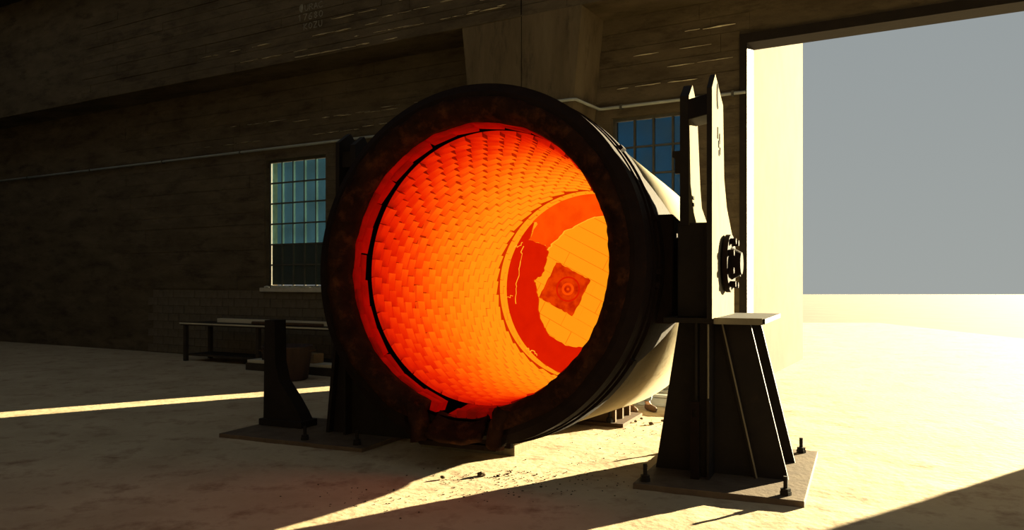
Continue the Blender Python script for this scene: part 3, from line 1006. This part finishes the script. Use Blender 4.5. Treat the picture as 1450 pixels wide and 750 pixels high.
# ribs standing forward of the web
b = bmesh.new(); box(b, X(2.035), X(2.055), Y(.42), Y(.70), .045, 1.40); finish('rib', b, M['stand'], st)
b = bmesh.new(); box(b, X(2.135), X(2.155), Y(.42), Y(.70), .045, 1.40); finish('rib', b, M['stand'], st)
b = bmesh.new(); box(b, X(2.055), X(2.135), Y(.52), Y(.54), .045, 1.40); finish('rib', b, M['stand'], st)
b = bmesh.new(); prism(b, [(X(2.205), 1.40), (X(2.225), 1.40), (X(2.52), .045), (X(2.50), .045)], 'y', Y(.64), Y(.70)); finish('rib', b, M['stand'], st)
b = bmesh.new(); prism(b, [(X(1.62), .045), (X(1.65), .045), (X(1.865), 1.40), (X(1.835), 1.40)], 'y', Y(.735), Y(1.40)); finish('rib', b, M['stand'], st)
b = bmesh.new(); prism(b, [(X(2.224), 1.39), (X(2.236), 1.39), (X(2.531), .05), (X(2.519), .05)], 'y', Y(.630), Y(.645)); finish('lit_edge', b, M['guide'], st)  # pale strips painting sunlight along the rib edges
b = bmesh.new(); box(b, X(2.143), X(2.156), Y(.408), Y(.420), .75, 1.39); finish('lit_edge', b, M['guide'], st)
# flat bar with a hole leaning on the ribs
b = bmesh.new()
N = 20
zb0, zb1, zh = .05, .72, .62
xa, xb = X(2.000), X(2.075)
outer_ = [(xa, zb0), (xb, zb0), (xb, zb1), (xa, zb1)]
box(b, xa, xb, Y(.385), Y(.405), zb0, zh - .03)
box(b, xa, xb, Y(.385), Y(.405), zh + .03, zb1)
box(b, xa, (xa + xb) / 2 - .02, Y(.385), Y(.405), zh - .03, zh + .03)
box(b, (xa + xb) / 2 + .02, xb, Y(.385), Y(.405), zh - .03, zh + .03)
fb = finish('flat_bar', b, M['burnt'], st); fb['label'] = 'dark flat bar with a hole'
# shelf
b = bmesh.new(); box(b, X(1.76), X(2.62), Y(.40), Y(1.72), 1.40, 1.445); bevel(finish('shelf_plate', b, M['stand'], st), .004)
b = bmesh.new(); box(b, X(2.20), X(2.60), Y(.385), Y(.399), 1.395, 1.45); finish('lit_shelf_edge', b, M['guide'], st)  # pale strip painting the sunlit right end of the shelf
# seat block
b = bmesh.new(); prism(b, [(Y(.52), 1.445), (Y(1.64), 1.445), (Y(1.64), 2.28), (Y(1.30), 2.28), (Y(1.27), 2.0), (Y(1.08), 1.80), (Y(.89), 2.0), (Y(.86), 2.28), (Y(.52), 2.28)], 'x', X(1.86), X(2.155))
bevel(finish('bearing_block', b, M['stand'], st), .008)
# guide plate A (inner) and B (outer)
A_out = [(Y(.50), 2.26), (Y(1.42), 2.26), (Y(1.36), 2.34), (Y(1.10), 2.46), (Y(1.03), 2.62), (Y(.86), 3.38), (Y(.66), 3.53), (Y(.50), 3.40)]
def two_face(name, outline, x_in, x_out, label):
    b = bmesh.new(); prism(b, outline, 'x', x_in, x_out)
    o = finish(name, b, None, st, mats=[M['stand'], M['guide']])
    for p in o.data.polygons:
        p.material_index = 1 if abs(p.normal.x) > .9 else 0  # broad faces painted pale as sunlit, edges dark as shaded
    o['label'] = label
    return o
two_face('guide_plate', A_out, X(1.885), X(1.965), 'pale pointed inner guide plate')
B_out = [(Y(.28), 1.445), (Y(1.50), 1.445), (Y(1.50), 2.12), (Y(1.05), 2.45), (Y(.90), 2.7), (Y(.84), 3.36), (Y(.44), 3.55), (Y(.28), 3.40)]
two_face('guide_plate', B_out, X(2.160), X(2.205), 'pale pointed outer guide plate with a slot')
# crescent slot and worn marks on the outer plate
b = bmesh.new()
pts = [(Y(.52) + .055 * math.cos(R_(a)), 3.38 + .115 * math.sin(R_(a))) for a in range(100, 261, 16)] + [(Y(.56) + .04 * math.cos(R_(a)), 3.38 + .10 * math.sin(R_(a))) for a in range(250, 109, -16)]
pts = [(p[0] + .03, p[1]) for p in pts]
prism(b, pts, 'x', X(2.203), X(2.211)); finish('slot', b, M['dark_joint'], st)
for dx, dz, w_, h_ in ((-.07, .05, .03, .10), (-.02, -.02, .035, .06), (.03, .02, .025, .09), (.0, -.09, .03, .05), (.05, -.07, .03, .06)):
    b = bmesh.new(); box(b, X(2.203), X(2.211), Y(.60) + dx, Y(.60) + dx + w_, 2.96 + dz, 2.96 + dz + h_); finish('weld_mark', b, M['dark_joint'], st)
for z in (2.44, 2.50):
    b = bmesh.new(); box(b, X(1.963), X(1.971), Y(.64), Y(.72), z, z + .03); finish('weld_mark', b, M['dark_joint'], st)
# cross bar between plates
b = bmesh.new(); prism(b, [(X(1.93), Y(.52)), (X(2.17), Y(.34)), (X(2.17), Y(.70)), (X(1.93), Y(.86))], 'z', 3.19, 3.37); bevel(finish('cross_bar', b, M['stand'], st), .006)
# latch on the inner plate
b = bmesh.new(); prism(b, [(X(1.84), 2.72), (X(1.89), 2.72), (X(1.89), 2.92), (X(1.82), 2.92), (X(1.815), 2.87), (X(1.84), 2.85)], 'y', Y(.50), Y(.56)); finish('latch', b, M['stand'], st)

# left stand: mostly behind the ladle
sl = empty('trunnion_stand', ground(-2.15, 1.08), (0, 0, -TH))
tag(sl, 'dark trunnion stand left of the ladle mouth, mostly hidden behind it', 'stand')
def XL(u): return u + 2.15
b = bmesh.new(); box(b, XL(-3.30), XL(-1.35), Y(.27), Y(1.55), -.02, .04); bevel(finish('base_plate', b, M['plate'], sl), .006)
anchor_bolt(sl, XL(-2.17), Y(.38), .04); anchor_bolt(sl, XL(-1.5), Y(.4), .04)
b = bmesh.new(); prism(b, [(XL(-2.20), .04), (XL(-.98), .04)] + [(XL(1.745 * math.cos(R_(a_))), 1.875 + 1.745 * math.sin(R_(a_))) for a_ in range(236, 194, -3)] + [(XL(-1.76), 1.40), (XL(-2.06), 1.40)], 'y', Y(.90), Y(.93)); finish('web_plate', b, M['stand'], sl)  # inner part widened to fill in the black shade under the ladle
b = bmesh.new(); prism(b, [(XL(-2.23), .04), (XL(-2.19), .04), (XL(-2.05), 1.40), (XL(-2.09), 1.40)], 'y', Y(.82), Y(1.36)); finish('rib', b, M['stand'], sl)
b = bmesh.new(); box(b, XL(-1.96), XL(-1.93), Y(.78), Y(.90), .04, 1.40); finish('rib', b, M['stand'], sl)
b = bmesh.new(); box(b, XL(-2.12), XL(-1.78), Y(.70), Y(1.46), 1.40, 1.445); finish('shelf_plate', b, M['stand'], sl)
b = bmesh.new(); box(b, XL(-2.11), XL(-1.86), Y(.80), Y(1.36), 1.445, 1.78); finish('bearing_block', b, M['stand'], sl)
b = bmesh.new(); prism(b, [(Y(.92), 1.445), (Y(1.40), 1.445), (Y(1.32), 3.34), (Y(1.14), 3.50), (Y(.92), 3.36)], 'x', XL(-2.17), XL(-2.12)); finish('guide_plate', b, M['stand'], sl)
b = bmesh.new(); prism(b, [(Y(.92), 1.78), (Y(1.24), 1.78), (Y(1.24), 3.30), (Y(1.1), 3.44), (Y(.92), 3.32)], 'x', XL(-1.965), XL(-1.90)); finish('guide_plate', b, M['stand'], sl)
b = bmesh.new(); box(b, XL(-2.12), XL(-1.965), Y(.98), Y(1.2), 3.08, 3.26); finish('cross_bar', b, M['stand'], sl)
# flared outer leg
b = bmesh.new(); box(b, XL(-3.26), XL(-2.62), Y(.86), Y(1.16), .04, .12); bevel(finish('leg_foot', b, M['stand'], sl), .008)
b = bmesh.new(); prism(b, [(XL(-3.22), .12), (XL(-2.64), .12), (XL(-2.70), .22), (XL(-2.80), .36), (XL(-2.98), .58), (XL(-3.04), .80), (XL(-3.05), 1.30), (XL(-3.20), 1.30)], 'y', Y(.90), Y(1.10)); finish('leg', b, M['stand'], sl)

# ------------------------------------------------------------------ saddles under the ladle
sd_ = empty('saddle_block', ground(-.35, 1.0), (0, 0, -TH))
tag(sd_, 'pale sun-edged concrete saddle block under the front of the ladle', 'block')
b = bmesh.new()
N = 16
top = []
for i in range(N + 1):
    u = -.95 + (1.10) * i / N
    c_z = MOUTH.z - .064 * 1.0
    top.append((u + .35, c_z - math.sqrt(1.70 ** 2 - u * u) - .004 if abs(u) < 1.7 else 0))
prism(b, [(-.60, -.02), (.50, -.02)] + top[::-1], 'y', -.22, .26)
for v in b.verts:
    if v.co.y > 0: v.co.z -= (.03 if v.co.z > .05 else 0)
bevel(finish('block', b, M['saddle'], sd_), .008)
rs = empty('saddle_support', ground(.1, 3.0), (0, 0, -TH))
tag(rs, 'low gusseted steel support bolted down under the far end of the ladle', 'support')
b = bmesh.new(); box(b, -1.0, .62, -.28, .62, -.02, .04); bevel(finish('base_plate', b, M['rust'], rs), .005)
for k, (yy, ue) in enumerate(((-.18, .50), (.10, .51), (.38, .52))):
    top = []
    for i in range(15):
        u = -.9 + (ue + .9) * i / 14
        zc = MOUTH.z - .064 * (3.0 + yy)
        top.append((u, zc - math.sqrt(1.672 ** 2 - (u + .1) ** 2) - .004))
    b = bmesh.new(); prism(b, [(-.9, .04), (ue, .04)] + top[::-1], 'y', yy - .025, yy + .025)
    finish('rib', b, M['rust'], rs)
anchor_bolt(rs, .44, -.235, .04)

# ------------------------------------------------------------------ things along the left wall
def at_wall(s, d): return wall_pt(s, d, 0)
be = empty('workbench', at_wall(-5.3, .75), (0, 0, WALL_R))
tag(be, 'dark workbench with a pale edge standing under the left window', 'bench')
b = bmesh.new(); box(b, -2.6, 2.0, -.4, .4, .80, .86); bevel(finish('bench_top', b, M['darkwood'], be), .005)
b = bmesh.new(); box(b, -2.6, 2.0, -.425, -.402, .83, .86); finish('bench_edge', b, M['palewood'], be)
for x in (-2.5, 1.9, -.2):
    for y in (-.33, .33):
        b = bmesh.new(); box(b, x - .04, x + .04, y - .04, y + .04, 0, .80); finish('leg', b, M['darkwood'], be)
b = bmesh.new(); box(b, -2.5, 1.9, -.30, .36, .12, .16); finish('lower_shelf', b, M['darkwood'], be)
b = bmesh.new(); box(b, -1.6, 2.2, -.07, .07, 0, .09)
o = bevel(finish('plank', b, M['palewood']), .006); o.location = at_wall(-5.6, .66) + Vector((0, 0, .86)); o.rotation_euler = (0, 0, WALL_R)
tag(o, 'thick pale plank lying along the back of the workbench', 'plank')
b = bmesh.new(); cyl(b, (-.9, 0, .035), (1.1, .0, .035), .034, n=14)
o = finish('metal_rod', b, M['rust'], smooth=False); o.location = at_wall(-4.9, .97) + Vector((0, 0, .86)); o.rotation_euler = (0, 0, WALL_R)
tag(o, 'brown round bar lying on the workbench in front of the plank', 'bar')
# timbers on the floor before the bench
for i, (s, d, z, l0, l1, w_, h_, m, lab) in enumerate([
    (-3.9, 1.55, 0, -1.3, 1.2, .30, .15, 'darkwood', 'black bottom timber on the floor beside the tub'),
    (-3.9, 1.50, .15, -1.25, 1.2, .34, .06, 'palewood', 'pale plank across the bottom timber beside the tub'),
    (-3.75, 1.50, .21, -.15, .35, .26, .18, 'wood', 'short tan timber end on the pale plank'),
    (-4.35, 1.46, .21, -.5, .25, .24, .12, 'darkwood', 'dark offcut on the pale plank close to the tub'),
    (-4.25, 1.46, .33, -.4, .35, .22, .045, 'palewood', 'thin board topping the timber stack beside the tub')]):
    b = bmesh.new(); box(b, l0, l1, -w_ / 2, w_ / 2, 0, h_)
    o = bevel(finish('timber', b, M[m]), .006); o.location = at_wall(s, d) + Vector((0, 0, z)); o.rotation_euler = (0, 0, WALL_R + (.02 if i % 2 else -.01))
    tag(o, lab, 'timber', 'timbers stacked by the bench')
# tub
tb = empty('tub', (-4.06, 14.05, 0))
tag(tb, 'black tapered tub standing on the floor below the left window', 'tub')
b = bmesh.new()
prof = [(.01, 0), (.33, 0), (.36, .03), (.435, .58), (.45, .585), (.45, .615), (.42, .615), (.34, .05), (.01, .05)]
N = 40
rows = [[b.verts.new((r * math.cos(2 * math.pi * i / N), r * math.sin(2 * math.pi * i / N), z)) for r, z in prof] for i in range(N)]
for i in range(N):
    a, c = rows[i], rows[(i + 1) % N]
    for k in range(len(prof) - 1): b.faces.new((a[k], c[k], c[k + 1], a[k + 1]))
o = finish('tub_body', b, M['tub'], tb, smooth=True)
for sg in (-1, 1):
    b = bmesh.new()
    tube_path(b, [(sg * .42, -.07, .52), (sg * .49, -.06, .53), (sg * .51, 0, .53), (sg * .49, .06, .53), (sg * .42, .07, .52)], .012, 8)
    finish('handle', b, M['rust'], tb)
# dust and crumbs on the sill
b = bmesh.new()
rd = random.Random(5)
for i in range(70):
    x = rd.uniform(.05, 1.75); r = rd.uniform(.02, .055)
    mtx = Matrix.Translation((x, rd.uniform(-.10, .06), .0 + r * .25)) @ Matrix.Diagonal((1.5, 1, .7 * rd.uniform(.5, 1.3), 1)) @ Matrix.Scale(r, 4)
    bmesh.ops.create_icosphere(b, subdivisions=1, radius=1, matrix=mtx)
o = finish('sill_rubble', b, M['dust']); o.location = wall_pt(WIN[0][0], 0, WIN[0][2]); o.rotation_euler = (0, 0, WALL_R)
tag(o, 'pale crumbled rubble lying along the left window sill', 'rubble', kind='stuff')

# ------------------------------------------------------------------ rails lying behind the ladle
for i, (s, d, lab) in enumerate([(3.2, 1.0, 'long pale steel rail on the sunny floor nearest the window wall'), (3.2, 1.45, 'long pale steel rail on the sunny floor, middle of three'), (3.3, 1.95, 'long pale steel rail on the sunny floor nearest the ladle')]):
    b = bmesh.new()
    prism(b, [(-.07, 0), (.07, 0), (.07, .02), (.018, .035), (.018, .11), (.04, .125), (.04, .16), (-.04, .16), (-.04, .125), (-.018, .11), (-.018, .035), (-.07, .02)], 'x', -1.6, 1.5)
    o = finish('rail', b, M['rail']); o.location = at_wall(s, d); o.rotation_euler = (0, 0, WALL_R)
    tag(o, lab, 'rail', 'rails on the floor')

# ------------------------------------------------------------------ person behind the ladle (only the lower legs show)
def skinned(name, verts, edges, radii, root, mat, parent, sub=2):
    me = bpy.data.meshes.new(name)
    me.from_pydata(verts, edges, [])
    o = bpy.data.objects.new(name, me); COL.objects.link(o)
    md = o.modifiers.new('skin', 'SKIN')
    for i, r in enumerate(radii):
        sv = me.skin_vertices[0].data[i]
        sv.radius = (r, r) if isinstance(r, (int, float)) else r
        sv.use_root = (i == root)
    ss = o.modifiers.new('sub', 'SUBSURF'); ss.levels = sub; ss.render_levels = sub
    dg = bpy.context.evaluated_depsgraph_get()
    ev = o.evaluated_get(dg)
    nm = bpy.data.meshes.new_from_object(ev)
    o.modifiers.clear()
    o.data = nm
    nm.materials.clear(); nm.materials.append(mat)
    for p in nm.polygons: p.use_smooth = True
    o.parent = parent
    return o
pp = empty('person', (1.73, 10.62, 0), (0, 0, R_(200)))
tag(pp, 'person in blue jeans and brown shoes standing behind the ladle', 'person')
V = [(0, 0, .94), (0, -.02, 1.15), (0, -.02, 1.38), (0, 0, 1.48), (0, .015, 1.56), (0, .02, 1.66),
     (.11, 0, .88), (.13, .01, .50), (.14, -.01, .10), (-.11, 0, .88), (-.13, .01, .50), (-.14, -.01, .10),
     (.18, -.02, 1.42), (.25, 0, 1.14), (.24, .10, .92), (-.18, -.02, 1.42), (-.25, 0, 1.14), (-.24, .10, .92),
     (.14, .10, .05), (-.14, .10, .05), (.24, .14, .84), (-.24, .14, .84)]
Ed = [(0, 1), (1, 2), (2, 3), (3, 4), (4, 5), (0, 6), (6, 7), (7, 8), (0, 9), (9, 10), (10, 11), (2, 12), (12, 13), (13, 14), (2, 15), (15, 16), (16, 17), (8, 18), (11, 19), (14, 20), (17, 21)]
Rr = [(.15, .11), (.14, .10), (.16, .11), .055, .08, .09, .085, .058, .04, .085, .058, .04, .055, .045, .034, .055, .045, .034, .035, .035, .032, .032]
body = skinned('body', V, Ed, Rr, 0, M['skin'], pp)
skinned('trousers', [(0, 0, .98), (0, 0, .90), (.11, 0, .84), (.13, .01, .50), (.14, -.01, .11), (-.11, 0, .84), (-.13, .01, .50), (-.14, -.01, .11)],
        [(0, 1), (1, 2), (2, 3), (3, 4), (1, 5), (5, 6), (6, 7)], [(.17, .13), (.17, .13), .10, .082, .078, .10, .082, .078], 1, M['jeans'], pp)
skinned('jacket', [(0, 0, .92), (0, -.02, 1.15), (0, -.02, 1.40), (0, 0, 1.47), (.19, -.02, 1.41), (.26, 0, 1.14), (.245, .09, .94), (-.19, -.02, 1.41), (-.26, 0, 1.14), (-.245, .09, .94)],
        [(0, 1), (1, 2), (2, 3), (2, 4), (4, 5), (5, 6), (2, 7), (7, 8), (8, 9)], [(.18, .14), (.17, .13), (.18, .13), .07, .07, .06, .05, .07, .06, .05], 1, M['jacket'], pp)
for sg in (1, -1):
    skinned('shoe', [(sg * .14, -.05, .055), (sg * .14, .05, .05), (sg * .145, .16, .04), (sg * .15, .21, .035)], [(0, 1), (1, 2), (2, 3)], [(.05, .055), (.05, .055), (.048, .042), (.035, .035)], 0, M['shoe'], pp)
b = bmesh.new()
bmesh.ops.create_uvsphere(b, u_segments=20, v_segments=12, radius=.105)
bmesh.ops.delete(b, geom=[v for v in b.verts if v.co.z < -.02 and v.co.y > -.02], context='VERTS')
for v in b.verts: v.co += Vector((0, .0, 1.655))
finish('hair', b, M['hair'], pp, smooth=True)
b = bmesh.new()
prism(b, [(-.012, 1.60), (.012, 1.60), (.006, 1.65), (-.006, 1.65)], 'y', .10, .135)
finish('nose', b, M['skin'], pp)

# ------------------------------------------------------------------ debris on the floor
def grit(name, n, seed, region, size, label):
    r = random.Random(seed)
    b = bmesh.new()
    for i in range(n):
        cx_, cy_, rx, ry = region[r.randrange(len(region))]
        x = r.gauss(cx_, rx); y = r.gauss(cy_, ry)
        q = size * r.uniform(.35, 1.0) * (1.8 if r.random() < .06 else 1)
        mtx = Matrix.Translation((x, y, q * .2 - .004)) @ Matrix.Rotation(r.uniform(0, 3), 4, 'Z') @ Matrix.Diagonal((q * r.uniform(.8, 1.8), q, q * .55, 1))
        bmesh.ops.create_icosphere(b, subdivisions=1, radius=1, matrix=mtx)
    o = finish(name, b, M['debris']); tag(o, label, 'grit', kind='stuff')
grit('floor_grit', 420, 2, [(-.30, 6.85, .25, .22), (-.1, 7.1, .3, .2), (.3, 6.7, .4, .22), (.9, 7.6, .4, .5), (-1.0, 6.3, .4, .2), (1.5, 9.4, .3, .3)], .0085, 'dark slag crumbs scattered on the sunlit floor before the ladle')
rg = random.Random(8)
for i in range(6):
    q = rg.uniform(.02, .04)
    b = bmesh.new(); bmesh.ops.create_icosphere(b, subdivisions=2, radius=q)
    for v in b.verts:
        v.co *= 1 + .35 * noise.noise(v.co * 40 + Vector((i, 0, 0))); v.co.z *= .6
    o = finish('slag_lump', b, M['debris'])
    o.location = [(-.62, 6.95, .012), (-.28, 7.05, .012), (1.55, 9.75, .012), (1.72, 9.6, .012), (1.66, 9.95, .012), (1.9, 9.8, .012)][i]
    tag(o, ['dark slag lump on the floor left of the sunlit strip', 'dark slag lump on the sunlit floor in front of the notch', 'dark slag lump nearest the bolted support', 'dark slag lump on the bright floor, nearest the camera of those by the shoes', 'dark slag lump closest to the shoes', 'dark slag lump beside the stand, right of the shoes'][i], 'slag', 'slag lumps')
